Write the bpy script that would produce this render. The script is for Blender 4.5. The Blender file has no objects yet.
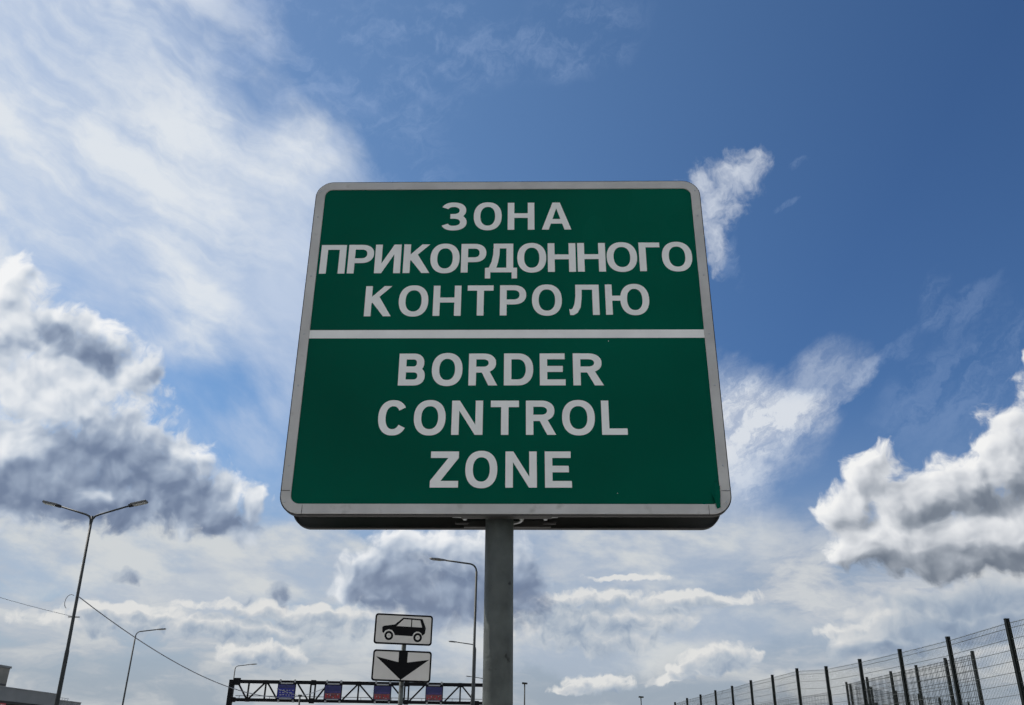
import bpy, bmesh, math, random
from mathutils import Vector, Matrix
random.seed(7)
R = math.radians
scene = bpy.context.scene
COL = scene.collection

# ------------------------------------------------------------------ camera
EYE = Vector((0, 0, 1.6))
F_PX, PITCH, ROLL = 870.0, R(24.8366), R(0.87307)
W_PX, H_PX = 1024, 705
cp, sp, cr, sr = math.cos(PITCH), math.sin(PITCH), math.cos(ROLL), math.sin(ROLL)
cam_d = bpy.data.cameras.new('camera')
cam = bpy.data.objects.new('camera', cam_d)
COL.objects.link(cam)
fwd = Vector((0, cp, sp)); r0 = Vector((1, 0, 0)); u0 = Vector((0, -sp, cp))
rt = r0 * cr + u0 * sr
up = u0 * cr - r0 * sr
m = Matrix((rt, up, -fwd)).transposed().to_4x4()
m.translation = EYE
cam.matrix_world = m
cam_d.sensor_fit = 'HORIZONTAL'; cam_d.sensor_width = 36.0
cam_d.lens = 36.0 * F_PX / W_PX
cam_d.clip_start = 0.05; cam_d.clip_end = 20000
scene.camera = cam


def view(px, py):
    """measured photo point -> (x/y, z/y) slopes of its sight line"""
    a, b = px - W_PX / 2, H_PX / 2 - py
    u, v = (cr * a - sr * b) / F_PX, (sr * a + cr * b) / F_PX
    f = cp - v * sp
    return u / f, (sp + v * cp) / f


def at(px, py, y):
    a, b = view(px, py)
    return Vector((a * y, y, b * y + EYE.z))


def azel(px, py):
    a, b = view(px, py)
    return math.degrees(math.atan2(a, 1)), math.degrees(math.atan2(b, math.hypot(a, 1)))


# ------------------------------------------------------------------ materials
def material(name, color, rough=0.6, metal=0.0, var=0.25, scale=6.0, bump=0.0, bscale=40.0, spec=0.5,
             second=None, second_scale=3.0, second_lo=0.5, second_hi=0.7, coords='Object', detail=6.0):
    mt = bpy.data.materials.new(name); mt.use_nodes = True
    nt = mt.node_tree; n = nt.nodes; l = nt.links
    b = n['Principled BSDF']
    b.inputs['Metallic'].default_value = metal
    b.inputs['Roughness'].default_value = rough
    b.inputs['Specular IOR Level'].default_value = spec
    tc = n.new('ShaderNodeTexCoord')
    nz = n.new('ShaderNodeTexNoise'); nz.inputs['Scale'].default_value = scale; nz.inputs['Detail'].default_value = detail
    l.new(tc.outputs[coords], nz.inputs['Vector'])
    mr = n.new('ShaderNodeMapRange'); mr.inputs['From Min'].default_value = 0.25; mr.inputs['From Max'].default_value = 0.75
    mr.inputs['To Min'].default_value = 1 - var; mr.inputs['To Max'].default_value = 1 + var
    l.new(nz.outputs['Fac'], mr.inputs['Value'])
    vm = n.new('ShaderNodeVectorMath'); vm.operation = 'SCALE'
    vm.inputs[0].default_value = color[:3]
    l.new(mr.outputs[0], vm.inputs['Scale'])
    out = vm.outputs[0]
    if second:
        nz2 = n.new('ShaderNodeTexNoise'); nz2.inputs['Scale'].default_value = second_scale; nz2.inputs['Detail'].default_value = 8
        l.new(tc.outputs[coords], nz2.inputs['Vector'])
        mr2 = n.new('ShaderNodeMapRange'); mr2.interpolation_type = 'SMOOTHSTEP'
        mr2.inputs['From Min'].default_value = second_lo; mr2.inputs['From Max'].default_value = second_hi
        l.new(nz2.outputs['Fac'], mr2.inputs['Value'])
        mx = n.new('ShaderNodeMix'); mx.data_type = 'RGBA'
        l.new(mr2.outputs[0], mx.inputs['Factor']); l.new(out, mx.inputs[6])
        mx.inputs[7].default_value = (*second[:3], 1)
        out = mx.outputs[2]
    l.new(out, b.inputs['Base Color'])
    rr = n.new('ShaderNodeMapRange'); rr.inputs['To Min'].default_value = max(0, rough - 0.1); rr.inputs['To Max'].default_value = min(1, rough + 0.1)
    l.new(nz.outputs['Fac'], rr.inputs['Value']); l.new(rr.outputs[0], b.inputs['Roughness'])
    if bump:
        nb = n.new('ShaderNodeTexNoise'); nb.inputs['Scale'].default_value = bscale; nb.inputs['Detail'].default_value = 4
        l.new(tc.outputs[coords], nb.inputs['Vector'])
        bp = n.new('ShaderNodeBump'); bp.inputs['Strength'].default_value = bump; bp.inputs['Distance'].default_value = 0.01
        l.new(nb.outputs['Fac'], bp.inputs['Height']); l.new(bp.outputs[0], b.inputs['Normal'])
    return mt


M = {
    'green_film': material('green_film', (0.0, 0.095, 0.058), 0.26, var=0.30, scale=1.0, bump=0.30, bscale=1.7, spec=0.035, detail=3),  # broad tone variation in the colour stands in for a soft sheen
    'white_film': material('white_film', (0.88, 0.875, 0.84), 0.45, var=0.07, scale=9, spec=0.25),
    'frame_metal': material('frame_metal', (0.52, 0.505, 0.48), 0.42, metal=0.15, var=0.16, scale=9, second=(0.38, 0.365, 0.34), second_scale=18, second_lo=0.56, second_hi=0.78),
    'panel_back': material('panel_back', (0.04, 0.038, 0.035), 0.55, metal=0.3, var=0.2, scale=5),
    'zinc': material('zinc', (0.094, 0.104, 0.096), 0.60, metal=0.2, spec=.35, var=0.32, scale=18, bump=0.25, bscale=70,
                     second=(0.028, 0.028, 0.026), second_scale=17, second_lo=0.64, second_hi=0.70),
    'bright_zinc': material('bright_zinc', (0.45, 0.46, 0.46), 0.35, metal=0.8, var=0.2, scale=20),
    'plate_white': material('plate_white', (0.68, 0.65, 0.60), 0.5, var=0.06, scale=8, spec=.25),
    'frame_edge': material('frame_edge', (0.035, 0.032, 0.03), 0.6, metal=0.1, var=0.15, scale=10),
    'plate_black': material('plate_black', (0.006, 0.006, 0.007), 0.5, var=0.2, scale=8, spec=.10),
    'lamp_steel': material('lamp_steel', (0.045, 0.05, 0.05), 0.55, metal=0.1, spec=.3, var=0.2, scale=3),
    'lamp_head': material('lamp_head', (0.13, 0.13, 0.13), 0.45, metal=0.2, var=0.15, scale=8),
    'lamp_glass': material('lamp_glass', (0.50, 0.50, 0.47), 0.2, var=0.1, scale=10),
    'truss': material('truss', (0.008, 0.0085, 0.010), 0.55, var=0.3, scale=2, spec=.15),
    'strap': material('strap', (0.40, 0.40, 0.40), 0.5, metal=0.3, var=0.15, scale=5),
    'rail': material('rail', (0.30, 0.31, 0.31), 0.5, metal=0.3, var=0.15, scale=5),
    'screen_blue': material('screen_blue', (0.007, 0.014, 0.24), 0.35, var=0.3, scale=2.0),
    'screen_navy': material('screen_navy', (0.02, 0.022, 0.12), 0.35, var=0.4, scale=3.0),
    'screen_red': material('screen_red', (0.20, 0.055, 0.06), 0.35, var=0.6, scale=4.0),
    'screen_violet': material('screen_violet', (0.05, 0.035, 0.16), 0.35, var=0.5, scale=4.0),
    'screen_mark': material('screen_mark', (0.36, 0.34, 0.42), 0.4, var=0.2, scale=3.0),
    'red_mark': material('red_mark', (0.42, 0.03, 0.04), 0.4, var=0.2, scale=3.0),
    'fence_green': material('fence_green', (0.006, 0.009, 0.009), 0.55, var=0.25, scale=3, spec=.15),
    'fence_wire': material('fence_wire', (0.07, 0.08, 0.077), 0.5, var=0.2, scale=3),
    'cable': material('cable', (0.30, 0.30, 0.305), 0.6, var=0.2, scale=2),
    'fascia': material('fascia', (0.19, 0.20, 0.20), 0.6, var=0.12, scale=1.2),
    'wall': material('wall', (0.22, 0.21, 0.20), 0.8, var=0.2, scale=1.0, bump=0.2, bscale=20),
    'tower': material('tower', (0.22, 0.21, 0.185), 0.8, var=0.25, scale=1.5, bump=0.2, bscale=15),
    'dark': material('dark', (0.02, 0.02, 0.022), 0.6, var=0.2, scale=3),
    'glass': material('glass', (0.03, 0.035, 0.04), 0.08, var=0.1, scale=2, spec=0.8),
    'door': material('door', (0.16, 0.17, 0.18), 0.5, var=0.1, scale=2),
    'red': material('red', (0.45, 0.05, 0.05), 0.5, var=0.1, scale=2),
    'asphalt': material('asphalt', (0.055, 0.055, 0.056), 0.9, var=0.3, scale=3, bump=0.4, bscale=150, coords='Object'),
    'concrete': material('concrete', (0.34, 0.33, 0.31), 0.85, var=0.18, scale=1.5, bump=0.3, bscale=60),
    'kerb': material('kerb', (0.36, 0.35, 0.33), 0.85, var=0.2, scale=4, bump=0.3, bscale=60),
    'ground': material('ground', (0.17, 0.17, 0.11), 0.95, var=0.4, scale=0.15, bump=0.4, bscale=8, second=(0.07, 0.10, 0.035), second_scale=0.06, second_lo=0.4, second_hi=0.6),
    'paint': material('paint', (0.72, 0.72, 0.70), 0.7, var=0.15, scale=6),
    'lens': material('lens', (0.35, 0.34, 0.30), 0.3, var=0.1, scale=6),
}


# ------------------------------------------------------------------ mesh helpers
class MB:
    def __init__(self):
        self.bm = bmesh.new()

    def face(self, vs):
        try:
            return self.bm.faces.new(vs)
        except ValueError:
            return None

    def box(self, c, s, rot=None):
        hx, hy, hz = s[0] / 2, s[1] / 2, s[2] / 2
        vs = []
        for x, y, z in ((-1, -1, -1), (1, -1, -1), (1, 1, -1), (-1, 1, -1), (-1, -1, 1), (1, -1, 1), (1, 1, 1), (-1, 1, 1)):
            v = Vector((x * hx, y * hy, z * hz))
            if rot is not None:
                v = rot @ v
            vs.append(self.bm.verts.new(v + Vector(c)))
        for f in ((3, 2, 1, 0), (4, 5, 6, 7), (0, 1, 5, 4), (1, 2, 6, 5), (2, 3, 7, 6), (3, 0, 4, 7)):
            self.face([vs[i] for i in f])
        return self

    def tube(self, pts, radii, seg=12, cap=True):
        pts = [Vector(p) for p in pts]
        if not isinstance(radii, (list, tuple)):
            radii = [radii] * len(pts)
        rings = []; ref = None
        for i, p in enumerate(pts):
            t = (pts[min(i + 1, len(pts) - 1)] - pts[max(i - 1, 0)]).normalized()
            if ref is None:
                ref = Vector((1, 0, 0)) if abs(t.x) < 0.9 else Vector((0, 1, 0))
            a = (ref - t * ref.dot(t)).normalized(); ref = a
            b = t.cross(a)
            rings.append([self.bm.verts.new(p + (a * math.cos(2 * math.pi * k / seg) + b * math.sin(2 * math.pi * k / seg)) * radii[i]) for k in range(seg)])
        for r1, r2 in zip(rings, rings[1:]):
            for k in range(seg):
                f = self.face([r1[k], r1[(k + 1) % seg], r2[(k + 1) % seg], r2[k]])
                if f and seg > 6:
                    f.smooth = True
        if cap:
            self.face(list(reversed(rings[0]))); self.face(rings[-1])
        return self

    def bar(self, a, b, w, d=None):
        a, b = Vector(a), Vector(b); t = b - a; L = t.length
        q = t.to_track_quat('Z', 'Y').to_matrix()
        return self.box((a + b) / 2, (w, d or w, L), q)

    def prism(self, pts, y0, y1):
        """outline in the x-z plane, extruded from y0 to y1"""
        f = [self.bm.verts.new((x, y0, z)) for x, z in pts]; b = [self.bm.verts.new((x, y1, z)) for x, z in pts]
        self.face(f); self.face(list(reversed(b)))
        for i in range(len(pts)):
            j = (i + 1) % len(pts)
            self.face([f[j], f[i], b[i], b[j]])
        return self

    def strip(self, outer, inner, y0, y1, closed=False):
        n = len(outer)
        fo = [self.bm.verts.new((x, y0, z)) for x, z in outer]; fi = [self.bm.verts.new((x, y0, z)) for x, z in inner]
        bo = [self.bm.verts.new((x, y1, z)) for x, z in outer]; bi = [self.bm.verts.new((x, y1, z)) for x, z in inner]
        for i in range(n if closed else n - 1):
            j = (i + 1) % n
            self.face([fo[i], fo[j], fi[j], fi[i]]); self.face([bo[j], bo[i], bi[i], bi[j]])
            self.face([fo[j], fo[i], bo[i], bo[j]]); self.face([fi[i], fi[j], bi[j], bi[i]])
        if not closed:
            self.face([fo[0], fi[0], bi[0], bo[0]]); self.face([fo[-1], bo[-1], bi[-1], fi[-1]])
        return self

    def build(self, name, mat, parent=None, bevel=0.0):
        bmesh.ops.recalc_face_normals(self.bm, faces=self.bm.faces)
        me = bpy.data.meshes.new(name); self.bm.to_mesh(me); self.bm.free()
        me.materials.append(mat)
        o = bpy.data.objects.new(name, me); COL.objects.link(o)
        if parent is not None:
            o.parent = parent
        if bevel:
            b = o.modifiers.new('bevel', 'BEVEL'); b.width = bevel; b.segments = 2; b.limit_method = 'ANGLE'
        return o


def tag(o, label=None, cat=None, group=None, kind=None):
    if label: o['label'] = label
    if cat: o['category'] = cat
    if group: o['group'] = group
    if kind: o['kind'] = kind
    return o


def empty(name, loc, label, cat, group=None, rz=0.0):
    o = bpy.data.objects.new(name, None); COL.objects.link(o)
    o.empty_display_size = 0.2
    o.location = loc; o.rotation_euler = (0, 0, rz)
    return tag(o, label, cat, group)


def copy_tree(o, parent=None):
    c = o.copy(); COL.objects.link(c)
    if parent is not None:
        c.parent = parent
    for ch in [q for q in bpy.data.objects if q.parent == o]:
        copy_tree(ch, c)
    return c


def rrect(x0, z0, x1, z1, r, seg=8):
    pts = []
    for cx, cz, a0 in ((x1 - r, z0 + r, -90), (x1 - r, z1 - r, 0), (x0 + r, z1 - r, 90), (x0 + r, z0 + r, 180)):
        for k in range(seg + 1):
            a = R(a0 + 90 * k / seg)
            pts.append((cx + r * math.cos(a), cz + r * math.sin(a)))
    return pts


def ell(cx, cz, rx, rz, a0, a1, n, p=2.25):
    out = []
    for k in range(n):
        a = R(a0 + (a1 - a0) * k / (n - 1)); c, s = math.cos(a), math.sin(a)
        out.append((cx + rx * math.copysign(abs(c) ** (2 / p), c), cz + rz * math.copysign(abs(s) ** (2 / p), s)))
    return out


# ------------------------------------------------------------------ lettering
class Letters:
    """sheet lettering on the x-z plane facing -y; every stroke sits a hair prouder than the last"""
    def __init__(self, y):
        self.mb = MB(); self.y = y; self.k = 0

    def dy(self):
        self.k = (self.k + 1) % 5
        return self.y - 0.0006 - 0.00012 * self.k

    def poly(self, pts):
        self.mb.prism(pts, self.dy(), self.y)

    def rect(self, x0, z0, x1, z1):
        self.poly([(x0, z0), (x1, z0), (x1, z1), (x0, z1)])

    def strip(self, o, i, closed=False):
        self.mb.strip(o, i, self.dy(), self.y, closed)

    def ring(self, x0, z0, x1, z1, t, b):
        cx, cz, rx, rz = (x0 + x1) / 2, (z0 + z1) / 2, (x1 - x0) / 2, (z1 - z0) / 2
        n = 49
        self.strip(ell(cx, cz, rx, rz, 0, 360, n)[:-1], ell(cx, cz, rx - t, rz - b, 0, 360, n)[:-1], True)

    def bowl(self, x0, x1, z0, z1, t, b, flat=0.45):
        xc = x0 + (x1 - x0) * flat; cz = (z0 + z1) / 2
        o = [(x0, z1)] + ell(xc, cz, x1 - xc, (z1 - z0) / 2, 90, -90, 19) + [(x0, z0)]
        i = [(x0, z1 - b)] + ell(xc, cz, x1 - xc - t, (z1 - z0) / 2 - b, 90, -90, 19) + [(x0, z0 + b)]
        self.strip(o, i)

    def glyph(self, ch, x0, x1, z0, z1, t, b):
        w, h = x1 - x0, z1 - z0; ov = 0.018 * h
        if ch in 'OО':
            self.ring(x0, z0 - ov, x1, z1 + ov, t, b)
        elif ch == 'П':
            self.rect(x0, z0, x0 + t, z1); self.rect(x1 - t, z0, x1, z1); self.rect(x0 + t * .5, z1 - b, x1 - t * .5, z1)
        elif ch in 'НH':
            self.rect(x0, z0, x0 + t, z1); self.rect(x1 - t, z0, x1, z1); c = z0 + h * .52
            self.rect(x0 + t * .5, c - b / 2, x1 - t * .5, c + b / 2)
        elif ch in 'TТ':
            c = (x0 + x1) / 2; self.rect(x0, z1 - b * 1.05, x1, z1); self.rect(c - t / 2, z0, c + t / 2, z1 - b * .5)
        elif ch == 'Г':
            self.rect(x0, z0, x0 + t, z1); self.rect(x0 + t * .5, z1 - b, x1, z1)
        elif ch == 'L':
            self.rect(x0, z0, x0 + t, z1); self.rect(x0 + t * .5, z0, x1, z0 + b)
        elif ch == 'E':
            self.rect(x0, z0, x0 + t, z1); c = z0 + h * .51
            self.rect(x0 + t * .5, z0, x1, z0 + b); self.rect(x0 + t * .5, z1 - b, x1 - w * .02, z1)
            self.rect(x0 + t * .5, c - b / 2, x1 - w * .1, c + b / 2)
        elif ch in 'РPR':
            self.rect(x0, z0, x0 + t, z1)
            zm = z0 + h * (.36 if ch != 'R' else .40)
            self.bowl(x0 + t * .5, x1 - (w * .03 if ch == 'R' else 0), zm, z1, t, b)
            if ch == 'R':
                xa = x0 + w * .40
                self.poly([(x1 - t * 1.12, z0), (x1 + w * .02, z0), (xa + t * 1.12, zm + b * .6), (xa, zm + b * .6)])
        elif ch == 'B':
            self.rect(x0, z0, x0 + t, z1); zm = z0 + h * .5
            self.bowl(x0 + t * .5, x1, z0, zm + b * .5, t, b, .5)
            self.bowl(x0 + t * .5, x1 - w * .04, zm - b * .5, z1, t, b, .5)
        elif ch == 'D':
            self.rect(x0, z0, x0 + t, z1); self.bowl(x0 + t * .5, x1, z0, z1, t, b, .40)
        elif ch == 'C':
            cx, cz, rx, rz = x0 + w * .5, (z0 + z1) / 2, w * .5, h / 2 + ov
            self.strip(ell(cx, cz, rx, rz, 33, 327, 37), ell(cx, cz, rx - t, rz - b, 36, 324, 37))
        elif ch == 'З':
            zm = z0 + h * .5; cx = x0 + w * .46
            for za, zb, x, aa, bb in ((zm - b * .5, z1 + ov, x1 - w * .03, 158, -90), (z0 - ov, zm + b * .5, x1, 90, -158)):
                cz, rz = (za + zb) / 2, (zb - za) / 2; rx = x - cx
                o = []; i = []
                n = 33
                for k in range(n):
                    a = aa + (bb - aa) * k / (n - 1)
                    c = math.cos(R(a)); s = math.sin(R(a))
                    rr = rx if c > 0 else (cx - x0) * 1.06
                    o.append((cx + rr * math.copysign(abs(c) ** .89, c), cz + rz * math.copysign(abs(s) ** .89, s)))
                    i.append((cx + (rr - (t if c > 0 else t * 1.0)) * math.copysign(abs(c) ** .89, c), cz + (rz - b) * math.copysign(abs(s) ** .89, s)))
                self.strip(o, i)
            self.rect(x0 + w * .34, zm - b * .5, cx + w * .03, zm + b * .5)
        elif ch == 'А':
            c = (x0 + x1) / 2; k = t * .56; s = t * 1.04
            self.poly([(x0, z0), (x0 + s, z0), (c + k * .25, z1 - h * .12), (c + k, z1), (c - k, z1)])
            self.poly([(x1, z0), (c + k, z1), (c - k, z1), (c - k * .25, z1 - h * .12), (x1 - s, z0)])
            self.rect(x0 + w * .24, z0 + h * .22, x1 - w * .24, z0 + h * .22 + b)
        elif ch in 'NИ':
            self.rect(x0, z0, x0 + t, z1); self.rect(x1 - t, z0, x1, z1); s = t * .62
            if ch == 'N':
                self.poly([(x0 + t * .1, z1), (x0 + t * 1.05, z1), (x1 - t * .1, z0), (x1 - t * 1.05, z0)])
            else:
                self.poly([(x0 + t * .1, z0), (x0 + t * 1.05, z0), (x1 - t * .1, z1), (x1 - t * 1.05, z1)])
        elif ch == 'К':
            self.rect(x0, z0, x0 + t, z1); c = z0 + h * .5
            self.poly([(x0 + t * .6, c - h * .155), (x0 + t * .6, c + h * .06), (x1 - t * 1.16, z1), (x1 - t * .02, z1)])
            kx = lambda zz: x0 + t * .6 + (x1 - t * .02 - x0 - t * .6) * (zz - (c - h * .155)) / (z1 - c + h * .155)
            zt, zm_ = c + h * .15, c - h * .01
            self.poly([(x1 - t * 1.12, z0), (x1 + t * .04, z0), (kx(zt) - t * .06, zt), (kx(zm_) - t * .42, zm_ + h * .015)])
        elif ch == 'Z':
            self.rect(x0, z1 - b, x1, z1); self.rect(x0, z0, x1, z0 + b)
            self.poly([(x0, z0 + b * .5), (x0, z0 + b), (x1 - t * 1.12, z1 - b * .6), (x1, z1 - b * .6), (x1, z1 - b), (x0 + t * 1.12, z0 + b * .6)])
        elif ch == 'Л':
            xa = x0 + w * .22
            self.rect(x1 - t, z0, x1, z1); self.rect(xa, z1 - b, x1 - t * .5, z1)
            o = [(xa, z1 - b * .5), (xa - w * .005, z0 + h * .6), (xa - w * .045, z0 + h * .35), (xa - w * .11, z0 + h * .21), (xa - w * .16, z0 + h * .18), (x0, z0 + h * .19)]
            i = [(xa + t * .95, z1 - b * .5), (xa + t * .9, z0 + h * .55), (xa + t * .72, z0 + h * .25), (xa + t * .25, z0 + h * .07), (xa - t * .35, z0 - h * .005), (x0 + w * .03, z0)]
            self.strip(o, i)
        elif ch == 'Д':
            f = h * .21; xl, xr = x0 + w * .02, x1 - w * .0
            self.rect(x0 + w * .04, z0, xr, z0 + b * .95)
            self.rect(x0, z0 - f, x0 + t * .78, z0 + b * .9); self.rect(xr - t * .78, z0 - f, xr, z0 + b * .9)
            sx = x1 - w * .12; xa = x0 + w * .26
            self.rect(sx - t, z0 + b * .5, sx, z1); self.rect(xa, z1 - b, sx - t * .5, z1)
            o = [(xa, z1 - b * .5), (xa - w * .01, z0 + h * .62), (xa - w * .06, z0 + h * .36), (xa - w * .15, z0 + b * .9)]
            i = [(xa + t * .92, z1 - b * .5), (xa + t * .88, z0 + h * .60), (xa + t * .70, z0 + h * .36), (xa + t * .42, z0 + b * .9)]
            self.strip(o, i)
        elif ch == 'Ю':
            self.rect(x0, z0, x0 + t, z1); xo = x0 + w * .34
            self.rect(x0 + t * .5, z0 + h * .46, xo + t * .6, z0 + h * .46 + b)
            self.ring(xo, z0 - ov, x1, z1 + ov, t, b)


# ------------------------------------------------------------------ border zone sign
SW, SH = 1.4893, 1.3222
root = empty('road_sign', (-0.012, 2.905, 0), 'big green bilingual border zone sign on a thick grey steel post in the foreground', 'road sign')
yaw, roll = R(-1.162), R(-0.521)
e = Vector((math.cos(yaw), math.sin(yaw), 0)); nn = Vector((-math.sin(yaw), math.cos(yaw), 0)); uu = Vector((0, 0, 1))
e2 = e * math.cos(roll) - uu * math.sin(roll); u2 = uu * math.cos(roll) + e * math.sin(roll)
SM = Matrix((e2, nn, u2)).transposed().to_4x4()
SM.translation = Vector((-0.0158, 2.8, 2.31)) - Vector(root.location)


def on_sign(o):
    o.matrix_local = SM
    return o


hw = SW / 2
mb = MB()
mb.tube([(0.0, 0, 0.0), (-0.0155, 0, 1.7), (-0.0335, 0, 3.55)], 0.0475, 40)
post = mb.build('post', M['zinc'], root)
mb = MB(); mb.tube([(-0.0335, 0, 3.55), (-0.0338, 0, 3.575)], [0.051, 0.049], 32); mb.build('post_cap', M['dark'], root)
mb = MB(); mb.tube([(0, 0, 0), (0, 0, 0.04)], [0.13, 0.12], 32); mb.build('base_collar', M['kerb'], root)

mb = MB(); mb.prism(rrect(-hw + .006, .006, hw - .006, SH - .006, .062, 12), 0.004, 0.007)
panel = on_sign(mb.build('sign_panel', M['green_film'], root))
I4 = Matrix.Identity(4)
# frame: flat rim and a return edge
B = 0.0365
mb = MB()
mb.strip(rrect(-hw + .003, .0045, hw - .003, SH - .003, .065, 14), rrect(-hw + B, B + .002, hw - B, SH - B, .030, 14), 0.0, 0.006, True)
fr = mb.build('frame', M['frame_metal'], panel, bevel=0.0015)
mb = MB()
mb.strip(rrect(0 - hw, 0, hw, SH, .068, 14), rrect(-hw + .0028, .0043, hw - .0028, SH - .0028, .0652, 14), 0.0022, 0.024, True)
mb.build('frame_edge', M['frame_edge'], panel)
# frame joints near the corners
JOINTS = [(sx * (hw - B / 2), z, B - .008, .0014) for sx in (-1, 1) for z in (.083,)] + [(sx * (hw - .078), z, .0012, B - .004) for sx in (-1, 1) for z in (B / 2,)]
for x, z, w_, h_ in JOINTS:
    mb = MB(); mb.box((x, -0.0003, z), (w_, .0012, h_)); mb.build('frame_joint', M['dark'], panel)
for sx in (-1, 1):
    for z in (.045, .17, .46, .66, .90, 1.16, SH - .045):
        mb = MB(); mb.tube([(sx * (hw - B / 2), .001, z), (sx * (hw - B / 2), -.0018, z)], [.0042, .003], 10); mb.build('rivet', M['bright_zinc'], panel)
mb = MB(); mb.prism([(-hw + B - .002, .6442), (hw - B + .002, .6442), (hw - B + .002, .6768), (-hw + B - .002, .6768)], 0.0028, 0.0042)
mb.build('divider', M['white_film'], panel)

LINES = [
    ("ЗОНА", [(-.25, -.155), (-.128, -.021), (.002, .104), (.132, .244)], 1.1014, 1.2237, 0, .0272, .0222),
    ("ПРИКОРДОННОГО", [(-.699, -.604), (-.595, -.499), (-.494, -.397), (-.387, -.289), (-.286, -.177), (-.171, -.077), (-.081, .038), (.039, .147), (.153, .257), (.264, .368), (.373, .486), (.494, .572), (.579, .691)], .9154, 1.0392, .0078 / 1.39, .0275, .0222),
    ("КОНТРОЛЮ", [(-.518, -.421), (-.394, -.286), (-.268, -.166), (-.143, -.048), (-.024, .072), (.093, .202), (.228, .338), (.361, .52)], .7354, .860, .005 / 1.04, .0265, .0222),
    ("BORDER", [(-.378, -.285), (-.261, -.153), (-.131, -.032), (-.007, .096), (.119, .209), (.236, .34)], .4608, .5834, 0, .0283, .0245),
    ("CONTROL", [(-.438, -.337), (-.315, -.206), (-.185, -.078), (-.051, .046), (.07, .171), (.194, .306), (.329, .416)], .2788, .4036, 0, .0275, .0245),
    ("ZONE", [(-.25, -.156), (-.133, -.026), (.001, .106), (.133, .222)], .0941, .2194, 0, .0272, .0245),
]
for txt, xs, z0, z1, slope, t, b in LINES:
    L = Letters(0.004); t *= .925; b *= .925
    for ch, (a, c) in zip(txt, xs):
        dz = slope * (a + c) / 2
        L.glyph(ch, a, c, z0 + dz, z1 + dz, t, b)
    L.mb.build('lettering', M['white_film'], panel)

# a torn fold of green film at the lower right corner
mb = MB()
prof = [(hw - .066, .075, 0.002), (hw - .048, .122, 0.0035), (hw - .036, .098, -0.004), (hw - .041, .026, -0.006), (hw - .052, .022, -0.0035), (hw - .060, .060, -0.006)]
fv = [mb.bm.verts.new((x, y, z)) for x, z, y in prof]; bv = [mb.bm.verts.new((x, y + .0012, z)) for x, z, y in prof]
cf = mb.bm.verts.new((hw - .050, -0.010, .068)); cb = mb.bm.verts.new((hw - .050, -0.0085, .068))
for i in range(6):
    j = (i + 1) % 6
    mb.face([fv[i], fv[j], cf]); mb.face([bv[j], bv[i], cb]); mb.face([fv[j], fv[i], bv[i], bv[j]])
mb.build('film_fold', M['green_film'], panel)
for x, z, s in ((.365, .632, .0018), (.372, .075, .0010)):
    mb = MB(); mb.tube([(x, 0.0042, z), (x, 0.0030, z)], [s, s * .6], 8)
    mb.build('nick', M['white_film'], panel)

# second board bolted to the far side of the post
mb = MB(); mb.prism(rrect(-hw + .006, .006, hw - .006, SH - .006, .062, 12), 0.197, 0.200)
back = on_sign(mb.build('back_panel', M['panel_back'], root))
mb = MB()
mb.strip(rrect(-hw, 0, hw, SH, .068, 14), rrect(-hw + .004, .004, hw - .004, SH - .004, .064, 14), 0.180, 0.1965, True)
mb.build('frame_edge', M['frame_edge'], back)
mb = MB()
mb.strip(rrect(-hw, 0, hw, SH, .068, 14), rrect(-hw + B, B, hw - B, SH - B, .03, 14), 0.2002, 0.204, True)
mb.build('frame', M['panel_back'], back, bevel=0.001)
# rails and clamps between the two boards
for z in (.012, .42, .95, 1.26):
    for y0, y1 in ((.0245, .050), (.160, .1795)):
        mb = MB(); mb.box((0.005, (y0 + y1) / 2, z), (1.30 if z > .1 else .30, y1 - y0, .024)); on_sign(mb.build('rail', M['panel_back'], root, bevel=.002))
    for s in (-1, 1):
        mb = MB()
        pts = [(s * .175, .056, z), (s * .10, .060, z - .002), (s * .066, .072, z)] + [(s * .056 * math.cos(R(a)), .105 + .056 * math.sin(R(a)), z) for a in (-25, 0, 30, 60, 88)]
        mb.tube(pts, .006, 8)
        on_sign(mb.build('clamp', M['bright_zinc'], root))
        mb = MB(); mb.tube([(s * .135, .051, z), (s * .135, .082, z)], .010, 6); on_sign(mb.build('bolt', M['bright_zinc'], root))
        mb = MB(); mb.box((s * .15, .150, z), (.045, .014, .010)); on_sign(mb.build('rail_lug', M['frame_edge'], root, bevel=.003))

# ------------------------------------------------------------------ lane sign: car plate over arrow plate
LY = 10.9
root = empty('lane_sign', (-1.243, LY + .055, 0), 'small white car plate above a black down-arrow plate on a thin grey post', 'lane sign')
mb = MB(); mb.tube([(0, 0, 0), (0, 0, 3.10)], .028, 20); mb.build('post', M['zinc'], root)


def plate_matrix(x, z, yawd, rolld):
    yw, rl = R(yawd), R(rolld)
    e = Vector((math.cos(yw), math.sin(yw), 0)); n_ = Vector((-math.sin(yw), math.cos(yw), 0)); u = Vector((0, 0, 1))
    mm = Matrix((e * math.cos(rl) - u * math.sin(rl), n_, u * math.cos(rl) + e * math.sin(rl))).transposed().to_4x4()
    mm.translation = Vector((x, LY, z)) - Vector(root.location)
    return mm


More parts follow.
